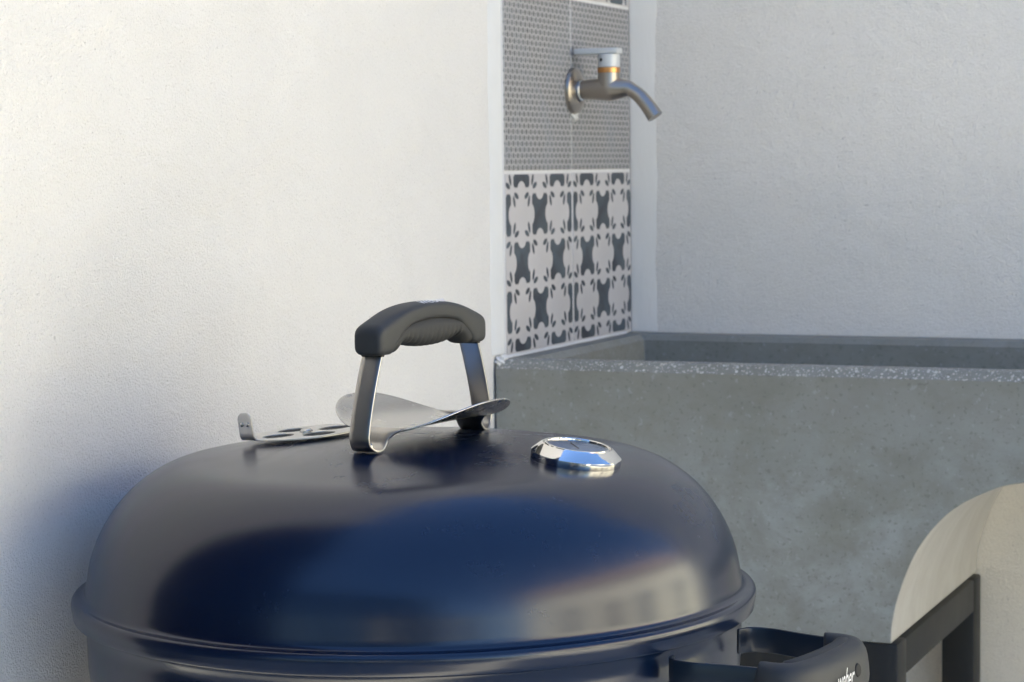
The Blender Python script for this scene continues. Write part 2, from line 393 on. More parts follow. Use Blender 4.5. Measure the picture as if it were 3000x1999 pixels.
bm = bmesh.new(); box(bm, (-12.0, -22.0, -0.1), (16.0, -5.2, 0.006)); tag(obj('bounce_cutting_lawn', bm, M['bounce_cutting_lawn']), kind='structure')  # unseen dark lawn, added to cut the warm bounce from the ground

# ------------------------------------------------------------------ the two plastered walls
WALL_H = 3.2
lw = empty('plaster_wall', (0, 0, 0.012))
tag(lw, 'warm white roughcast wall with a panel of grey patterned tiles, close behind the blue kettle barbecue', 'wall')
boxobj('wall_face', (-0.26, -1.80, 0), (0.0, 0.0, WALL_H), M['plaster_warm'], lw)
bw = empty('plaster_wall', (0, 0, 0.012))
tag(bw, 'pale grey-white roughcast wall behind the concrete sink', 'wall')
boxobj('wall_face', (-0.26, 0.0015, 0), (1.95, 0.26, WALL_H), M['plaster_cool'], bw)

TW = 0.25; TB = ZS + 0.0    # tile module, bottom of the panel
PY0, PY1 = -0.502, -0.0015
Z_ = -0.012                  # wall empties stand on the paving
def band(name, parent, lo, hi, mat, nz=60, amp=0.0016, face='x'):
    """smooth trowelled strip with a slightly wavy edge"""
    bm = bmesh.new(); secs = []
    for k in range(nz + 1):
        z = lo[2] + (hi[2] - lo[2]) * k / nz
        w1 = amp * (math.sin(z * 23.1) + 0.6 * math.sin(z * 71.3 + 1.0))
        if face == 'x':
            y0 = lo[1] + w1
            secs.append([(lo[0], y0 - 0.002, z), (hi[0], y0 + 0.004, z), (hi[0], hi[1], z), (lo[0], hi[1], z)])
        else:
            x1 = hi[0] + w1
            secs.append([(lo[0], hi[1], z), (lo[0], lo[1], z), (x1 - 0.006, lo[1], z), (x1 + 0.002, hi[1], z)])
    loft(bm, secs); return obj(name, bm, mat, parent, smooth=True)
band('smooth_plaster_band', lw, (-0.001, -0.540, TB + 0.006 + Z_), (0.0030, PY0 + 0.0005, 2.2), M['smooth'])
band('smooth_plaster_band', bw, (0.0055, 0.0007, TB + 0.001 + Z_), (0.049, 0.0025, 2.2), M['smooth_back'], face='y')
boxobj('grout_bed', (-0.001, PY0, TB + 0.001 + Z_), (0.0042, PY1, TB + 4 * TW + Z_), M['grout'], lw)
# three tiles high in view, two wide; one shared mesh for each print
def tile_mesh(mat):
    bm = bmesh.new(); h = 0.1226
    box(bm, (-0.003, -h, -h), (0.0028, h, h), 0, 0.0008, 1)
    o = obj('tile', bm, mat, smooth=True); me = o.data; bpy.data.objects.remove(o); return me
tmd, tml = tile_mesh(M['decor']), tile_mesh(M['lattice'])
for row, me in enumerate((tmd, tml, tmd, tml)):
    for colm in range(2):
        o = bpy.data.objects.new('tile', me); COL.objects.link(o); o.parent = lw
        o.location = (0.0030 + random.uniform(-0.0003, 0.0003), PY0 + 0.0005 + TW * (colm + 0.5), TB + 0.002 + TW * (row + 0.5) + Z_)
        o.rotation_euler = (0, random.uniform(-0.001, 0.001), 0)

# ------------------------------------------------------------------ concrete sink
SY0, SY1 = -0.536, -0.0008      # front, back
SX0, SX1 = 0.0032, 1.22
def build_sink():
    sk = empty('concrete_sink', (0, 0, 0))
    tag(sk, 'cast grey concrete trough sink with speckled ground rim, under the wall tap', 'sink')
    zb, zt = 0.577, ZS
    # front outline (x, z): flat bottom, then the concave quarter curve up to the drainer
    arch = spline([(0.5455, 0, zb), (0.5475, 0, 0.605), (0.557, 0, 0.645), (0.580, 0, 0.700), (0.618, 0, 0.747), (0.668, 0, 0.777), (0.715, 0, 0.790), (0.80, 0, 0.795)], 6)
    under = [(SX0, zb), (0.20, zb), (0.38, zb)] + [(p.x, p.z) for p in arch] + [(1.0, 0.795), (SX1, 0.795)]
    ch = 0.009                   # ground chamfer on the rim
    bm = bmesh.new()
    n = len(under)
    f_lo = [bm.verts.new((x, SY0, z)) for x, z in under]; b_lo = [bm.verts.new((x, SY1, z)) for x, z in under]
    f_hi = [bm.verts.new((x, SY0, zt - ch * 1.3)) for x, z in under]; b_hi = [bm.verts.new((x, SY1, zt - ch * 1.3)) for x, z in under]
    def F(vs_, m=0):
        f = bm.faces.new(vs_); f.material_index = m
    for i in range(n - 1):
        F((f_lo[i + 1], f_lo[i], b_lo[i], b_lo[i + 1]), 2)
    F(f_lo + f_hi[::-1]); F(b_hi + b_lo[::-1])
    F((f_lo[0], f_hi[0], b_hi[0], b_lo[0])); F((f_lo[-1], b_lo[-1], b_hi[-1], f_hi[-1]))
    # chamfer ring, rim top and the inside of the trough
    f_t = [bm.verts.new((x, SY0 + ch, zt)) for x, z in under]; b_t = [bm.verts.new((x, SY1, zt)) for x, z in under]
    ix0, ix1, iy0, iy1 = 0.038, SX1 - 0.04, SY0 + 0.043, -0.052
    xs_in = [min(max(x, ix0), ix1) for x, z in under]; xs_in[0] = ix0; xs_in[-1] = ix1
    def floor_z(x): 
        if x < 0.47: return 0.64
        if x > 0.74: return 0.845
        u = (x - 0.47) / 0.27; return 0.64 + (0.845 - 0.64) * (3 * u * u - 2 * u ** 3)
    ir = 0.008
    fi_t = [bm.verts.new((x, iy0, zt)) for x in xs_in]; bi_t = [bm.verts.new((x, iy1, zt)) for x in xs_in]
    fi_m = [bm.verts.new((min(max(x, ix0 + ir), ix1 - ir), iy0 + ir, zt - ir)) for x in xs_in]; bi_m = [bm.verts.new((min(max(x, ix0 + ir), ix1 - ir), iy1 - ir, zt - ir)) for x in xs_in]
    d = 0.016
    xf = [min(max(x, ix0 + d), ix1 - d) for x in xs_in]
    fi_b = [bm.verts.new((x, iy0 + d, floor_z(x))) for x in xf]; bi_b = [bm.verts.new((x, iy1 - d, floor_z(x))) for x in xf]
    for i in range(n - 1):
        F((f_hi[i], f_hi[i + 1], f_t[i + 1], f_t[i]), 1)
        F((b_hi[i + 1], b_hi[i], b_t[i], b_t[i + 1]), 1)
        F((f_t[i], f_t[i + 1], fi_t[i + 1], fi_t[i]), 1)
        F((bi_t[i], bi_t[i + 1], b_t[i + 1], b_t[i]), 0)
        for A, B, m in ((fi_t, fi_m, 1), (fi_m, fi_b, 0)): F((A[i], A[i + 1], B[i + 1], B[i]), m)
        for A, B, m in ((bi_m, bi_t, 0), (bi_b, bi_m, 0)): F((A[i], A[i + 1], B[i + 1], B[i]), m)
        F((fi_b[i], fi_b[i + 1], bi_b[i + 1], bi_b[i]))
    F((f_hi[0], f_t[0], b_t[0], b_hi[0])); F((f_hi[-1], b_hi[-1], b_t[-1], f_t[-1]))
    F((f_t[0], fi_t[0], bi_t[0], b_t[0]), 0); F((fi_t[-1], f_t[-1], b_t[-1], bi_t[-1]), 1)
    F((fi_t[0], fi_m[0], bi_m[0], bi_t[0]), 0); F((fi_m[0], fi_b[0], bi_b[0], bi_m[0]))
    F((fi_m[-1], fi_t[-1], bi_t[-1], bi_m[-1]), 1); F((fi_b[-1], fi_m[-1], bi_m[-1], bi_b[-1]))
    bmesh.ops.remove_doubles(bm, verts=bm.verts[:], dist=1e-5)
    o = obj('trough', bm, [M['concrete'], M['terrazzo'], M['bounce_lit']], sk, smooth=True, angle=28)
    b = o.modifiers.new('Bevel', 'BEVEL'); b.width = 0.0022; b.segments = 2; b.limit_method = 'ANGLE'; b.angle_limit = R(60); b.material = -1; b.harden_normals = True
    # waste
    bm = bmesh.new(); lathe(bm, [(0, 0.641), (0.018, 0.641), (0.021, 0.6445), (0.030, 0.6445), (0.032, 0.6405)], 32)
    obj('drain', bm, M['steel'], sk, smooth=True, loc=(0.25, -0.28, 0))
    # smear of sealant where rim, tiles and plaster meet
    bm = bmesh.new()
    bmesh.ops.create_icosphere(bm, subdivisions=3, radius=1.0)
    for v in bm.verts:
        k = 1 + 0.25 * math.sin(v.co.x * 5 + v.co.z * 7) + 0.15 * math.sin(v.co.y * 9)
        v.co = Vector((v.co.x * 0.007, v.co.y * 0.012, v.co.z * 0.0065)) * k
    obj('sealant_smear', bm, M['sealant'], sk, smooth=True, loc=(0.008, SY0 + 0.012, ZS - 0.002))
    bm = bmesh.new()
    pts = [(0.0075, SY0 + 0.02 + k * 0.04, ZS + 0.0004 + 0.0006 * math.sin(k * 2.1)) for k in range(13)]
    tube(bm, pts, [0.0022 + 0.0008 * math.sin(k * 1.7) for k in range(13)], 8)
    obj('sealant_bead', bm, M['sealant'], sk, smooth=True)
build_sink()

# ------------------------------------------------------------------ steel stand of the sink
st = empty('steel_stand', (0, 0, 0.012)); tag(st, 'black square-tube steel stand carrying the concrete sink', 'stand')
ztop = 0.5765 - 0.012; T = 0.048
fx = (0.012, 0.506); fy = (SY0 + 0.001, -0.056)
for x in fx:
    for y in fy:
        boxobj('leg', (x, y, 0), (x + T, y + T, ztop), M['frame'], st, 0.003)
for x in fx:
    boxobj('side_beam', (x + 0.0006, fy[0] + T - 0.001, ztop - T), (x + T - 0.0006, fy[1] + 0.001, ztop - 0.0007), M['frame'], st, 0.002)
for y in fy:
    boxobj('cross_beam', (fx[0] + T - 0.001, y + 0.0006, ztop - T), (fx[1] + 0.001, y + T - 0.0006, ztop - 0.0007), M['frame'], st, 0.002)

# ------------------------------------------------------------------ wall tap
YT, ZT = -0.2448, 1.2945
tp = empty('wall_tap', (0.0056, YT, ZT)); tag(tp, 'brushed metal wall tap with flat lever and copper collar, above the concrete sink', 'tap')
RX = (0, R(90), 0)
bm = bmesh.new(); lathe(bm, [(0, 0.0), (0.0325, 0.0), (0.0335, 0.002), (0.0325, 0.006), (0.029, 0.0085), (0.0225, 0.0105), (0.0205, 0.0112), (0.0165, 0.0112)], 48)
obj('wall_flange', bm, M['tapflange'], tp, True, rot=RX, angle=30)
bm = bmesh.new(); lathe(bm, [(0.0150, 0.0105), (0.0150, 0.0140), (0.0138, 0.0150), (0.0120, 0.0150)], 40, True)
obj('collar', bm, M['tapsatin'], tp, True, rot=RX)
bm = bmesh.new()
cl = spline([(0.010, 0, 0.001), (0.035, 0, 0.0015), (0.055, 0, 0.0015), (0.072, 0, 0.0015), (0.086, 0, 0.0010), (0.099, 0, -0.0065), (0.110, 0, -0.0175), (0.1195, 0, -0.0295), (0.1265, 0, -0.0400)], 5)
nr = len(cl); rad = []
for p in cl:
    x = p.x
    if x < 0.072: rad.append(0.0118 + 0.0040 * max(0, (x - 0.010) / 0.050) ** 1.1 if x < 0.06 else 0.0158 - 0.0022 * (x - 0.06) / 0.012)
    else: rad.append(0.0136 - 0.0042 * min(1, (x - 0.072) / 0.020) + 0.0014 * max(0, (x - 0.10) / 0.027))
rad = [r * 1.09 for r in rad]
tube(bm, cl, rad, 28)
tube(bm, [(0.056, 0, 0.004), (0.056, 0, 0.016), (0.056, 0, 0.0245)], [0.0168, 0.0162, 0.0158], 32)
obj('tap_body', bm, M['tapsteel'], tp, True, angle=60)
bm = bmesh.new(); lathe(bm, [(0.0, 0.0245), (0.0158, 0.0245), (0.0164, 0.0252), (0.0164, 0.0315), (0.0158, 0.0322), (0, 0.0322)], 40); obj('copper_collar', bm, M['brass'], tp, True, loc=(0.056, 0, 0), angle=30)
bm = bmesh.new(); lathe(bm, [(0.0, 0.0322), (0.0150, 0.0322), (0.0160, 0.0332), (0.0160, 0.0500), (0.0150, 0.0514), (0, 0.0514)], 40)
lv = obj('lever', bm, M['tapcap'], tp, True, loc=(0.056, 0, 0), angle=30)
bm = bmesh.new(); box(bm, (-0.050, -0.0120, 0.0516), (0.0168, 0.0120, 0.0600), 0, 0.0016, 2); obj('lever_arm', bm, M['tapcap'], lv, True)
bm = bmesh.new(); lathe(bm, [(0, 0.0), (0.0022, 0.0), (0.0026, 0.0004), (0, 0.0009)], 16); obj('grub_screw', bm, M['black'], lv, rot=(R(90), 0, R(-24)), loc=(-0.0063, -0.0146, 0.043))

bm = bmesh.new(); bmesh.ops.create_icosphere(bm, subdivisions=3, radius=1.0)
for v in bm.verts:
    k = 1 + 0.25 * math.sin(v.co.y * 6 + v.co.z * 5); v.co = Vector((v.co.x * 0.0028, v.co.y * 0.013, v.co.z * 0.007)) * k
obj('sealant_smear', bm, M['sealant'], tp, True, loc=(0.0004, 0.004, -0.036))
# ------------------------------------------------------------------ kettle barbecue
KS_ = 1.05                    # kettle size
KX, KY, Z0 = 0.3260, -1.4697, 0.8018
kb = empty('kettle_barbecue', (KX, KY, 0.012)); tag(kb, 'navy blue enamelled kettle charcoal barbecue with domed lid against the white wall', 'barbecue')
kb.scale = (KS_,) * 3
ZK = (Z0 - 0.012) / KS_
PROF = [(0.2831, 0.0096), (0.2819, 0.0207), (0.2792, 0.0316), (0.2758, 0.0422), (0.2714, 0.0525), (0.2661, 0.0626), (0.2598, 0.0721), (0.2527, 0.0809), (0.2448, 0.0893), (0.2362, 0.0968), (0.2268, 0.1033), (0.2168, 0.1086)]
PROF += [(r, 0.1347 - 0.42 * r * r - 0.018 * (math.sqrt(r * r + 0.0009) - 0.03)) for r in [0.2058 * (1 - k / 20) for k in range(21)]]
def soften(prof, sig=0.011, n=420):
    """rounds the profile off along its length"""
    pts = [Vector((r, 0, z)) for r, z in prof]; full = pts + [Vector((-p.x, 0, p.z)) for p in pts[-2::-1]]
    L = [0.0]
    for a_, b_ in zip(full, full[1:]): L.append(L[-1] + (b_ - a_).length)
    step = L[-1] / n; dense = []; j = 0
    for i in range(n + 1):
        d_ = min(i * step, L[-1] - 1e-9)
        while L[j + 1] < d_: j += 1
        dense.append(full[j].lerp(full[j + 1], (d_ - L[j]) / (L[j + 1] - L[j])))
    w_ = int(3 * sig / step); K = [math.exp(-0.5 * (k * step / sig) ** 2) for k in range(-w_, w_ + 1)]; S_ = sum(K); out = []
    for i in range(0, n // 2 + 1, 5):
        acc = Vector((0, 0, 0))
        for k in range(-w_, w_ + 1):
            q = i + k
            acc += (2 * dense[0] - dense[-q] if q < 0 else dense[q]) * (K[k + w_] / S_)
        out.append((acc.x, acc.z))
    if out[-1][0] > 1e-4: out.append((0.0, out[-1][1]))
    return [(max(0.0, r) if r > 1e-4 else 0.0, z) for r, z in out]
PROF = soften([(r + (0.0013 if 0.03 < z < 0.115 and r > 0.19 else 0.0), z + (0.0010 if 0.19 < r < 0.26 else 0.0)) for r, z in PROF])
DT = PROF[-1][1]
def dome(r):
    for (r1, z1), (r0, z0) in zip(PROF, PROF[1:]):
        if r0 <= r <= r1: return z0 + (z1 - z0) * (r - r0) / (r1 - r0)
    return 0.0
def dome_slope(r): return math.atan2(dome(r - 0.004) - dome(r + 0.004), 0.008)
LAZ = R(-5)                    # thermometer side
bm = bmesh.new()
fl = [(0.2800, -0.0105), (0.2915, -0.0128), (0.2934, -0.0134), (0.2942, -0.0122), (0.2946, -0.0085), (0.2955, -0.0045), (0.2958, -0.0012), (0.2953, 0.0014), (0.2939, 0.0034), (0.2918, 0.0042), (0.2893, 0.0041), (0.2870, 0.0046), (0.2851, 0.0060), (0.2839, 0.0084), (0.2833, 0.0125)]
up = [(r, z) for r, z in PROF if z > 0.0150]
lathe(bm, fl + up, 160)
lid = obj('lid', bm, M['enamel'], kb, True, loc=(0, 0, ZK), rot=(0, 0, LAZ), angle=75)
def at_lid(r, az, lift=0.0):
    """matrix of a frame standing on the dome, its Z along the dome's normal, its X outwards"""
    s = dome_slope(r)
    m = Matrix.Translation((0, 0, ZK)) @ Matrix.Rotation(az, 4, 'Z') @ Matrix.Translation((r, 0, dome(r))) @ Matrix.Rotation(s, 4, 'Y') @ Matrix.Translation((0, 0, lift))
    return m

# --- handle bracket: straps, curled feet and the dished heat shield between them (u along the handle, v across, w up)
HM = Matrix.Translation((0, 0, ZK + DT)) @ Matrix.Rotation(LAZ + R(-2), 4, 'Z') @ Matrix.Translation((0.0145, -0.006, 0)) @ Matrix.Diagonal((1, 1, 0.932, 1))
br = empty_part = None
def strap(sgn):
    # outer line of the steel band in the (u, w) plane, from the grip down, round the foot and up to the shield
    d0 = (dome(0.091) - DT) / 0.932 + 0.0016
    ctr = [(0.0725, 0.094), (0.078, 0.080), (0.0855, 0.060), (0.0925, 0.038), (0.0975, 0.018), (0.0990, 0.008), (0.0970, d0 + 0.0050), (0.0915, d0 + 0.0006), (0.0870, d0), (0.0825, d0 + 0.0008), (0.0780, d0 + 0.005), (0.0755, d0 + 0.0105), (0.0725, d0 + 0.0155), (0.0680, d0 + 0.0180)]
    line = spline([(u, 0, w) for u, w in ctr], 5)
    bm = bmesh.new(); secs = []
    N = len(line)
    for i, p in enumerate(line):
        f = i / (N - 1)
        hw = 0.0098 + 0.0030 * min(1, max(0, (f - 0.45) / 0.15)) + 0.016 * max(0, (f - 0.80) / 0.20) ** 1.6
        secs.append([(v * hw, sgn * p.x, p.z) for v in (-1, -0.5, 0, 0.5, 1)])
    loft(bm, secs, closed=False)
    o = obj('handle_strap', bm, M['strap'], kb, True, angle=80); o.matrix_local = HM
    thicken(o, 0.0022, 0.0, 0.0005)
    bm = bmesh.new(); lathe(bm, [(0, 0.0052), (0.0032, 0.0052), (0.0048, 0.0040), (0.0052, 0.0012), (0.0052, 0)], 6)
    b = obj('bolt', bm, M['steel'], o, True, angle=30); b.location = (0, sgn * 0.087, d0 + 0.001)
    return o
st1, st2 = strap(-1), strap(1)
def shield():
    bm = bmesh.new(); secs = []
    s0 = 0.0715; NU, NV = 48, 24
    for i in range(NU + 1):
        u = -s0 + 2 * s0 * i / NU
        w = 0.0235 + (0.0715 - 0.0235) * max(0.0, 1 - abs(u / s0) ** 2.3) ** 0.62
        row = []
        for k in range(NV + 1):
            q = -1 + 2 * k / NV
            v = q * w
            z = 0.0126 + 0.0220 * (abs(v) / 0.069) ** 2.1
            # the ends of the dish are drawn in towards the feet
            z -= 0.0015 * (abs(u) / s0) ** 4
            row.append((v, u, z))
        secs.append(row)
    loft(bm, secs, closed=False)
    o = obj('heat_shield', bm, M['steel'], kb, True, angle=80); o.matrix_local = HM
    thicken(o, 0.0016, 0.0, 0.0004); return o
shield()

# --- grip
def w_top(u): return 0.1245 - 0.0185 * (abs(u) / 0.086) ** 2.2
def section(u, wt, wb, hw, n=28, pw=2.6, flat=0.0):
    """rounded cross section in (v, w)"""
    cz, hz = (wt + wb) / 2, (wt - wb) / 2; out = []
    for k in range(n):
        t = 2 * math.pi * k / n
        c, s = math.cos(t), math.sin(t)
        v = hw * math.copysign(abs(c) ** (2 / pw), c); w = cz + hz * math.copysign(abs(s) ** (2 / pw), s)
        out.append((v, u, w))
    return out
def grip_shell():
    bm = bmesh.new(); secs = []; U = 0.0865; N = 60
    for i in range(N + 1):
        a = -1 + 2 * i / N; u = U * math.copysign(1 - (1 - abs(a)) ** 1.6, a)
        e = max(0.0, (abs(u) - (U - 0.007)) / 0.007); rnd = math.sqrt(max(0.02, 1 - e ** 2.4))
        wt = w_top(u) - 0.007 * (1 - rnd)
        x = abs(u)
        # lower edge: seam over the fingers, full-depth blocks at the ends
        if x < 0.034: ws = 0.1085 - 0.0035 * (x / 0.034) ** 2
        elif x < 0.066:
            q = (x - 0.034) / 0.032; ws = 0.105 - 0.0245 * q ** 1.5
        else: ws = 0.0805
        ws += 0.004 * (1 - rnd)
        hw = 0.0146 * (0.62 + 0.38 * rnd)
        # the cap's section: wide shoulders, lower lip straight
        out = []
        n = 32
        for k in range(n):
            t = 2 * math.pi * k / n; c, s = math.cos(t), math.sin(t)
            p = 4.2
            cz, hz = (wt + ws) / 2, (wt - ws) / 2
            v = hw * math.copysign(abs(c) ** (2 / p), c); w = cz + hz * math.copysign(abs(s) ** (2 / p), s)
            if s > 0: v *= 1 - 0.14 * s ** 3
            out.append((v, u, w))
        secs.append(out)
    loft(bm, secs); o = obj('handle_grip', bm, M['grip'], kb, True, angle=60); o.matrix_local = HM
    return o
gs = grip_shell()
def grip_insert():
    bm = bmesh.new(); secs = []; N = 150; U = 0.0700
    for i in range(N + 1):
        u = -U + 2 * U * i / N; x = abs(u)
        if x < 0.046: wb = 0.0835 + 0.0062 * (x / 0.046) ** 2.2
        elif x < 0.058:
            q = (x - 0.046) / 0.012; q = 3 * q * q - 2 * q ** 3; wb = 0.0897 - 0.0087 * q
        else: wb = 0.0810
        wt = 0.1125 - 0.012 * (x / U) ** 2
        rib = 0.0
        if x < 0.042:
            env = 1 - (x / 0.042) ** 6; rib = env * (0.5 + 0.5 * math.cos(2 * math.pi * u / 0.0074))
        hw = 0.0133 + 0.0015 * max(0, 1 - (x / 0.05) ** 2)
        out = []; n = 36
        for k in range(n):
            t = 2 * math.pi * k / n; c, s = math.cos(t), math.sin(t); p = 2.5
            cz, hz = (wt + wb) / 2, (wt - wb) / 2
            lower = max(0.0, -s + 0.15)
            v = hw * math.copysign(abs(c) ** (2 / p), c) - math.copysign(1, c) * 0.0017 * (1 - rib) * min(1, lower * 1.4) * (1 if x < 0.042 else 0)
            w = cz + hz * math.copysign(abs(s) ** (2 / p), s) + 0.0013 * (1 - rib) * max(0, -s) * (1 if x < 0.042 else 0)
            out.append((v, u, w))
        secs.append(out)
    loft(bm, secs); o = obj('grip_insert', bm, M['rubber'], gs, True, angle=60); return o
grip_insert()
_tm = Matrix.Translation((0.0070, 0.004, w_top(0.004) + 0.0006)) @ Matrix.Rotation(R(16), 4, 'Y') @ Matrix.Rotation(R(90), 4, 'Z')
text_mesh('lettering', 'weber', 0.0105, 0.044, M['print'], gs, _tm, bold=0.01)
for s_, stp in ((-1, st1), (1, st2)):      # dark slot where the strap enters the grip
    bm = bmesh.new(); box(bm, (-0.0104, s_ * 0.0775 - 0.0030, 0.0796), (0.0104, s_ * 0.0775 + 0.0030, 0.0820), 0, 0.001, 1); obj('grip_slot', bm, M['black'], gs)

# --- thermometer
tm = at_lid(0.163, LAZ + R(-4), -0.0015) @ Matrix.Diagonal((0.955, 0.955, 0.80, 1))
bm = bmesh.new(); lathe(bm, [(0.030, 0.0), (0.0392, 0.0), (0.0396, 0.0010), (0.0396, 0.0090), (0.0390, 0.0098), (0.0315, 0.0178), (0.0306, 0.0183), (0.0298, 0.0180), (0.0292, 0.0166), (0.0290, 0.0172), (0.0284, 0.0186), (0.0274, 0.0190), (0.0266, 0.0184), (0.0262, 0.0166), (0.0262, 0.0100)], 96, False)
th = obj('thermometer', bm, M['chrome'], kb, True, angle=22); th.matrix_local = tm
bm = bmesh.new(); lathe(bm, [(0, 0.0148), (0.0200, 0.0148), (0.0262, 0.0151)], 64); obj('dial', bm, M['dial'], th, True)
bm = bmesh.new(); lathe(bm, [(0, 0.0186), (0.012, 0.0183), (0.0264, 0.0170)], 64); obj('glass', bm, M['glass'], th, True)
bm = bmesh.new(); box(bm, (-0.0008, -0.004, 0.0156), (0.0008, 0.017, 0.0160)); obj('needle', bm, M['black'], th, rot=(0, 0, R(50)))
bm = bmesh.new()
for k in range(21):
    a = R(-135 + 270 * k / 20); c_, s_ = math.cos(a), math.sin(a)
    r0, r1, hw = (0.0200 if k % 5 == 0 else 0.0220), 0.0240, 0.0004
    vsx = [bm.verts.new((r * c_ - w * s_, r * s_ + w * c_, 0.01535)) for r, w in ((r0, -hw), (r1, -hw), (r1, hw), (r0, hw))]
    bm.faces.new(vsx)
tk = obj('tick_marks', bm, M['black'], th); tk['kind'] = 'stuff'

# --- damper: a turning disc with round holes and an upright tab
dm = Matrix.Translation((0, 0, ZK)) @ Matrix.Rotation(R(-178), 4, 'Z') @ Matrix.Translation((0.103, 0, dome(0.103) + 0.0026)) @ Matrix.Rotation(dome_slope(0.103) * 0.74, 4, 'Y') @ Matrix.Rotation(R(-1.5), 4, 'X')
def disc_with_holes(rad, holes, t, res=96):
    """flat disc with openings, cut as a polar grid"""
    bm = bmesh.new(); NR, NA = 22, 120
    def inside(x, y): return any((x - hx) ** 2 + (y - hy) ** 2 < hr * hr for hx, hy, hr in holes)
    outer = [bm.verts.new((rad * math.cos(2 * math.pi * k / NA), rad * math.sin(2 * math.pi * k / NA), 0)) for k in range(NA)]
    edges = [bm.edges.new((outer[k], outer[(k + 1) % NA])) for k in range(NA)]
    for hx, hy, hr in holes:
        vs_ = [bm.verts.new((hx + hr * math.cos(2 * math.pi * k / 28), hy + hr * math.sin(2 * math.pi * k / 28), 0)) for k in range(28)]
        edges += [bm.edges.new((vs_[k], vs_[(k + 1) % 28])) for k in range(28)]
    bmesh.ops.triangle_fill(bm, edges=edges, use_beauty=True)
    for f in list(bm.faces):
        c_ = f.calc_center_median()
        if inside(c_.x, c_.y): bm.faces.remove(f)
    return bm
hol = [(0.0275 * math.cos(R(38 + 90 * k)), 0.0275 * math.sin(R(38 + 90 * k)), 0.0145) for k in range(4)]
da = obj('damper_disc', disc_with_holes(0.0500, hol, 0.0014), M['alu'], kb); da.matrix_local = dm @ Matrix.Translation((0, 0, 0.0012)) @ Matrix.Rotation(R(12), 4, 'Z')
thicken(da, 0.0014, 0.0, 0.0003)
bm = bmesh.new()
for hx, hy, hr in hol:
    vs_ = [bm.verts.new((hx + 0.0142 * math.cos(2 * math.pi * k / 24), hy + 0.0142 * math.sin(2 * math.pi * k / 24), -0.0002)) for k in range(24)]
    bm.faces.new(vs_)
obj('vent_hole', bm, M['black'], da)
bm = bmesh.new(); lathe(bm, [(0.006, 0.0), (0.0058, 0.002), (0.004, 0.0036), (0, 0.004)], 24); obj('rivet', bm, M['steel'], da, True)
# tab: in the damper's own frame it leaves the rim and turns up
TAB = R(-118)
line = spline([(0.034, 0, 0.0002), (0.043, 0, 0.0002), (0.0475, 0, 0.0012), (0.0495, 0, 0.0045), (0.0500, 0, 0.012), (0.0505, 0, 0.0245)], 5)
bm = bmesh.new(); secs = []
for i, p in enumerate(line):
    f = p.z / 0.0245; hw = 0.0072 * (1 - 0.55 * max(0, (f - 0.80) / 0.20) ** 2)
    if p.x < 0.044 and p.z < 0.001: hw = 0.0085
    hw *= 1.15; tw = R(26) * min(1, max(0, (p.x - 0.043) / 0.004))
    secs.append([(0.047 + (p.x - 0.047) * math.cos(tw) - v * hw * math.sin(tw), (p.x - 0.047) * math.sin(tw) + v * hw * math.cos(tw), p.z) for v in (-1, -0.5, 0, 0.5, 1)])
loft(bm, secs, closed=False)
tb = obj('damper_tab', bm, M['alu'], da, True, rot=(0, 0, 0), angle=80); thicken(tb, 0.0013, 0.0, 0.0003)
# which way the tab points is set in lid space: towards the wall and a little to the front
tb.rotation_euler = (0, 0, R(34)); tb.location = (0.0060 * math.cos(R(34)), 0.0060 * math.sin(R(34)), 0)
for s_ in (-1, 1):
    bm = bmesh.new(); lathe(bm, [(0.0022, 0), (0.0019, 0.0008), (0.0010, 0.0013), (0, 0.0014)], 16)
    m_ = Matrix.Rotation(R(34), 4, 'Z') @ Matrix.Translation((0.053, 0, 0)) @ Matrix.Rotation(R(26), 4, 'Z') @ Matrix.Translation((0.0038, s_ * 0.0036, 0.0145)) @ Matrix.Rotation(R(90), 4, 'Y')
    r_ = obj('rivet', bm, M['steel'], da, True); r_.matrix_local = m_

# --- bowl, side handles, legs, ash catcher, wheels
bm = bmesh.new()
bowl = [(0.2745, -0.0110), (0.2860, -0.0128), (0.2858, -0.0175), (0.2836, -0.0200), (0.2832, -0.030), (0.2825, -0.055), (0.279, -0.085), (0.270, -0.118), (0.254, -0.150), (0.231, -0.180), (0.200, -0.206), (0.160, -0.226), (0.112, -0.240), (0.06, -0.247), (0, -0.249)]
lathe(bm, bowl, 128); obj('bowl', bm, M['enamel'], kb, True, loc=(0, 0, ZK), angle=70)

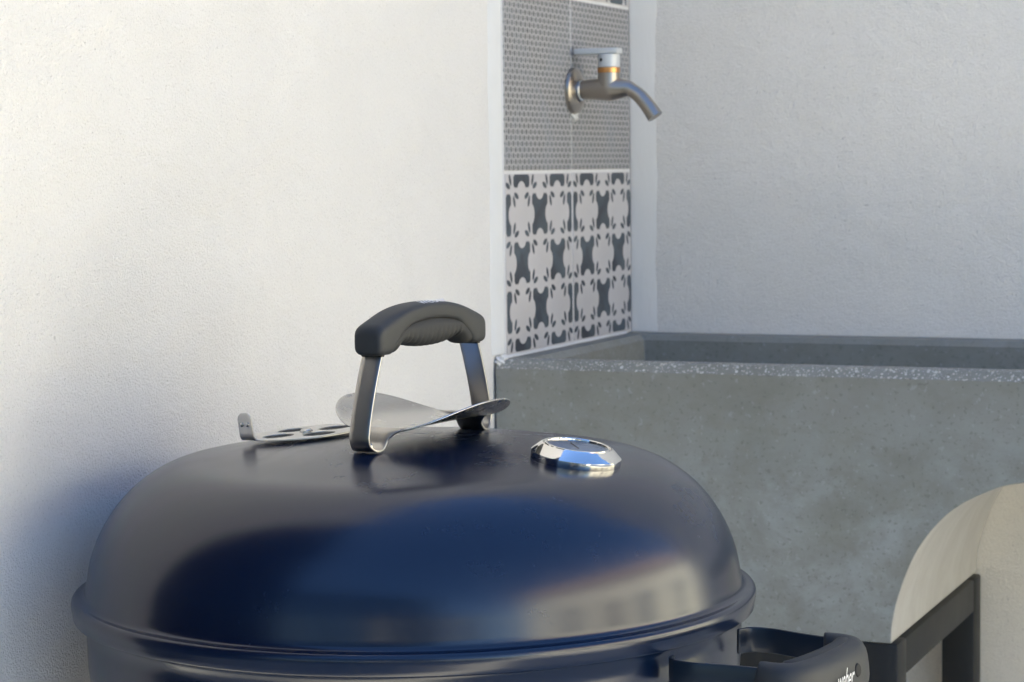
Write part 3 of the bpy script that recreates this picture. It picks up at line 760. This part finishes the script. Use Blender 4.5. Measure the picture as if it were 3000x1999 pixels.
def side_handle(az):
    m = Matrix.Translation((0, 0, ZK)) @ Matrix.Rotation(az, 4, 'Z')
    # grip: a bar with both ends turned back towards the bowl, seen from above a shallow U
    path = spline([(0.362, -0.0600, 0), (0.3735, -0.0612, 0), (0.3855, -0.0565, 0), (0.3925, -0.040, 0), (0.3950, 0, 0), (0.3925, 0.042, 0), (0.3855, 0.0600, 0), (0.3735, 0.0660, 0), (0.360, 0.0655, 0)], 8)
    bm = bmesh.new(); secs = []; N = len(path)
    for i, p in enumerate(path):
        d = (path[min(i + 1, N - 1)] - path[max(i - 1, 0)]).normalized(); nrm = Vector((d.y, -d.x, 0))
        f = abs(i / (N - 1) - 0.5) * 2
        hw = 0.0125 - 0.0035 * max(0, (f - 0.6) / 0.4); zt, zb = -0.0150, -0.0565 + 0.010 * max(0, (f - 0.55) / 0.45) ** 2
        e = max(0, (f - 0.93) / 0.07); hw *= math.sqrt(1 - 0.75 * e * e)
        sec = []; n = 24
        for k in range(n):
            t = 2 * math.pi * k / n; c, s = math.cos(t), math.sin(t); pw = 2.8
            w = (zt + zb) / 2 + (zt - zb) / 2 * math.copysign(abs(s) ** (2 / pw), s)
            v = hw * math.copysign(abs(c) ** (2 / pw), c)
            v -= 0.10 * (w - (zt + zb) / 2)          # the outer face leans in towards the top
            sec.append(p + nrm * v + Vector((0, 0, w)))
        secs.append(sec)
    loft(bm, secs); gr = obj('side_handle', bm, M['grip'], kb, True, angle=60); gr.matrix_local = m
    for s_ in (-1, 1):
        bm = bmesh.new()
        ln = spline([(0.2850, s_ * 0.0560, 0), (0.2885, s_ * 0.0665, 0), (0.2955, s_ * 0.0715, 0), (0.312, s_ * 0.0730, 0), (0.335, s_ * 0.0680 , 0), (0.372, s_ * 0.0630, 0)], 6)
        loft(bm, [[(p.x, p.y, z) for z in (-0.0185, -0.0285, -0.0395)] for p in ln], closed=False)
        o = obj('handle_strap', bm, M['navyhandle'], gr, True, angle=80); thicken(o, 0.0030, 0.0, 0.0010)
    # finger side
    path2 = [p for p in path if p.x > 0.372]
    bm = bmesh.new(); secs = []; N = len(path2)
    for i, p in enumerate(path2):
        d = (path2[min(i + 1, N - 1)] - path2[max(i - 1, 0)]).normalized(); nrm = Vector((d.y, -d.x, 0))
        f = abs(i / (N - 1) - 0.5) * 2; bul = math.sqrt(max(0.0, 1 - f ** 4))
        sec = []; n = 20
        for k in range(n):
            t = 2 * math.pi * k / n; c, s = math.cos(t), math.sin(t)
            sec.append(p + nrm * (-0.0085 + (0.0050 + 0.0085 * bul) * c) + Vector((0, 0, -0.0340 + (0.0120 + 0.0082 * bul) * s)))
        secs.append(sec)
    loft(bm, secs); obj('grip_insert', bm, M['rubber'], gr, True, angle=60)
    return gr
sh = side_handle(R(-9.5))
lm = Matrix.Translation((0.4086, -0.003, -0.0345)) @ Matrix.Rotation(R(90), 4, 'Z') @ Matrix.Rotation(R(96), 4, 'X')
text_mesh('lettering', 'weber', 0.0180, 0.031, M['print'], sh, lm, bold=0.004)
bm = bmesh.new(); lathe(bm, [(0, 0.0010), (0.0048, 0.0010), (0.0056, 0.0)], 24); hs = obj('screw_recess', bm, M['black'], sh, True); hs.matrix_local = Matrix.Translation((0.4064, 0.0235, -0.033)) @ Matrix.Rotation(R(84), 4, 'Y')

for k, a in enumerate((R(60), R(180), R(300))):
    bm = bmesh.new(); c_, s_ = math.cos(a), math.sin(a)
    zt_ = ZK - 0.165; z_b = 0.0 if k == 1 else 0.075
    tube(bm, [(0.238 * c_, 0.238 * s_, zt_), (0.258 * c_, 0.258 * s_, zt_ * 0.6), (0.285 * c_, 0.285 * s_, z_b)], 0.0125, 16)
    obj('leg', bm, M['alu'], kb, True)
    if k != 1:
        bm = bmesh.new(); lathe(bm, [(0.030, -0.016), (0.070, -0.018), (0.0755, -0.012), (0.0755, 0.012), (0.070, 0.018), (0.030, 0.016)], 40, True)
        wh = obj('wheel', bm, M['rubber'], kb, True, loc=(0.300 * c_ + 0.03 * -1 * 0, 0.318 * s_, 0.0755), rot=(R(90), 0, 0))
        bm = bmesh.new(); lathe(bm, [(0, -0.02), (0.031, -0.017), (0.031, 0.017), (0, 0.02)], 24); obj('hub', bm, M['grip'], wh, True)
bm = bmesh.new(); lathe(bm, [(0, -0.44), (0.06, -0.438), (0.115, -0.425), (0.135, -0.40), (0.135, -0.30), (0.138, -0.295), (0.120, -0.262), (0.10, -0.236)], 48); obj('ash_catcher', bm, M['alu'], kb, True, loc=(0, 0, ZK))

# ------------------------------------------------------------------ the houses round the patio (they light it and show in the lid and the chrome)
M['render_cream'] = mat_simple('cream_render', (0.74, 0.69, 0.56), 0.9, var=0.05)
M['render_white'] = mat_simple('white_render', (0.80, 0.78, 0.74), 0.9, var=0.05)
M['charcoal'] = mat_simple('charcoal_cladding', (0.018, 0.020, 0.024), 0.75, spec=0.2)
M['terracotta'] = mat_simple('terracotta', (0.40, 0.26, 0.20), 0.85, var=0.25)
M['pane'] = mat_simple('window_glass', (0.02, 0.03, 0.04), 0.06, spec=0.6)
M['white_paint'] = mat_simple('white_paint', (0.78, 0.78, 0.76), 0.5)
def facade_house(name, label, origin, rz, width, depth, height, wall_mat, wins, roof_h=1.6, door=None, roof_mat='terracotta'):
    """a house whose front lies along its own X axis and looks to -Y"""
    h = empty(name, origin, rz); tag(h, label, 'house')
    boxobj('wall', (0, 0, 0), (width, depth, height), wall_mat, h)
    bm = bmesh.new(); o_ = 0.35
    y0, y1, ym = -o_, depth + o_, depth / 2
    A = [bm.verts.new((x, y, z)) for x in (-o_, width + o_) for y, z in ((y0, height), (ym, height + roof_h), (y1, height), (y1, height + 0.12), (ym, height + roof_h + 0.14), (y0, height + 0.12))]
    for q in ((0, 1, 7, 6), (1, 2, 8, 7), (2, 3, 9, 8), (3, 4, 10, 9), (4, 5, 11, 10), (5, 0, 6, 11), (0, 5, 4, 1), (1, 4, 3, 2), (6, 7, 10, 11), (7, 8, 9, 10)): bm.faces.new([A[i] for i in q])
    obj('roof', bm, M[roof_mat], h)
    for (x, z, w, hh) in wins:
        f = boxobj('window', (x, -0.05, z), (x + w, -0.002, z + hh), M['white_paint'], h)
        for k in range(2): boxobj('pane', (x + 0.06 + k * (w / 2 - 0.02), -0.062, z + 0.06), (x + w / 2 - 0.04 + k * (w / 2 - 0.02), -0.052, z + hh - 0.06), M['pane'], f)
        boxobj('sill', (x - 0.06, -0.14, z - 0.06), (x + w + 0.06, -0.002, z - 0.003), M['white_paint'], h)
    if door:
        x, w, hh = door; d = boxobj('door', (x, -0.06, 0.0), (x + w, -0.003, hh), M['charcoal'], h); boxobj('handle', (x + 0.08, -0.12, 1.0), (x + 0.10, -0.061, 1.12), M['steel'], d)
    return h
# front looks to -Y in its own frame; rz = -90 deg turns it to look to -X
facade_house('terracotta_roofed_house', 'cream rendered house with terracotta roof across the patio', (8.2, 7.0, 0.012), R(-90), 12.5, 7.0, 4.0, M['render_cream'],
             [(2.0, 1.0, 1.3, 1.3), (5.2, 1.0, 1.3, 1.3), (9.4, 1.0, 1.6, 1.3)], 2.6, (7.4, 1.0, 2.1))
facade_house('white_house', 'white rendered house at the end of the patio', (11.5, -11.5, 0.012), R(180), 8.4, 6.0, 3.4, M['render_white'],
             [(1.0, 1.0, 1.3, 1.3), (4.6, 1.0, 1.3, 1.3)], 0.7)
dw = empty('charcoal_house_wing', (0, 0, 0.012)); tag(dw, 'tall charcoal clad house wing beyond the end of the white roughcast wall', 'house')
boxobj('wall', (-5.0, -5.0, 0), (-0.95, -1.9, 6.8), M['charcoal'], dw)
for k in range(10): boxobj('cladding_board', (-0.949, -5.0 + k * 0.31 + 0.004, 0.05), (-0.93, -5.0 + k * 0.31 + 0.304, 6.78), M['charcoal'], dw)

# unseen hedge added behind the camera: blocks warm light, shows dark in the lid
_t = NT('hedge_leaf'); _oi = _t.n('ShaderNodeTexCoord').outputs['Object']
M['leaf'] = _t.set(color=_t.mix(_t.noise(_oi, 6, 4), (0.025, 0.045, 0.018), (0.055, 0.085, 0.030)), rough=0.55, spec=0.3)
M['bark'] = mat_simple('bark', (0.10, 0.075, 0.05), 0.9)
def hedge(label, x0, x1, y, depth, h):
    hd = empty('light_blocking_hedge', (0, 0, 0.012)); tag(hd, label, 'hedge')
    rnd = random.Random(3); verts, faces = [], []
    for k in range(13000):
        u = rnd.random()
        x = rnd.uniform(x0, x1); z = rnd.uniform(0.15, h)
        w = depth / 2 * (1 - 0.25 * (z / h) ** 3) * (0.72 + 0.28 * rnd.random()) * (1 + 0.12 * math.sin(x * 5.1) * math.sin(z * 3.3))
        yy = y + (w if u < 0.5 else -w) if u < 0.8 else y + rnd.uniform(-w, w)
        if u >= 0.9: z = h + rnd.uniform(-0.12, 0.10) + 0.08 * math.sin(x * 4.3)
        a = Vector((rnd.gauss(0, 1), rnd.gauss(0, 1), rnd.gauss(0, 1))).normalized(); b = a.orthogonal().normalized(); s_ = rnd.uniform(0.035, 0.06)
        c0 = Vector((x, yy, z)); i = len(verts)
        verts += [c0 - a * s_, c0 + b * s_ * 0.45, c0 + a * s_, c0 - b * s_ * 0.45]; faces.append((i, i + 1, i + 2, i + 3))
    me = bpy.data.meshes.new('foliage'); me.from_pydata(verts, [], faces); me.materials.append(M['leaf'])
    o = bpy.data.objects.new('foliage', me); COL.objects.link(o); o.parent = hd; o['kind'] = 'stuff'
    x = x0 + 0.25
    while x < x1:
        bm = bmesh.new(); tube(bm, [(x, y, 0), (x + rnd.uniform(-.08, .08), y, h * 0.45), (x + rnd.uniform(-.15, .15), y + rnd.uniform(-.1, .1), h * 0.85)], [0.045, 0.03, 0.012], 8); obj('trunk', bm, M['bark'], hd, True); x += 0.55
hedge('tall dark evergreen hedge added out of view to block warm light at the end of the patio', -1.2, 3.0, -6.0, 1.2, 3.2)
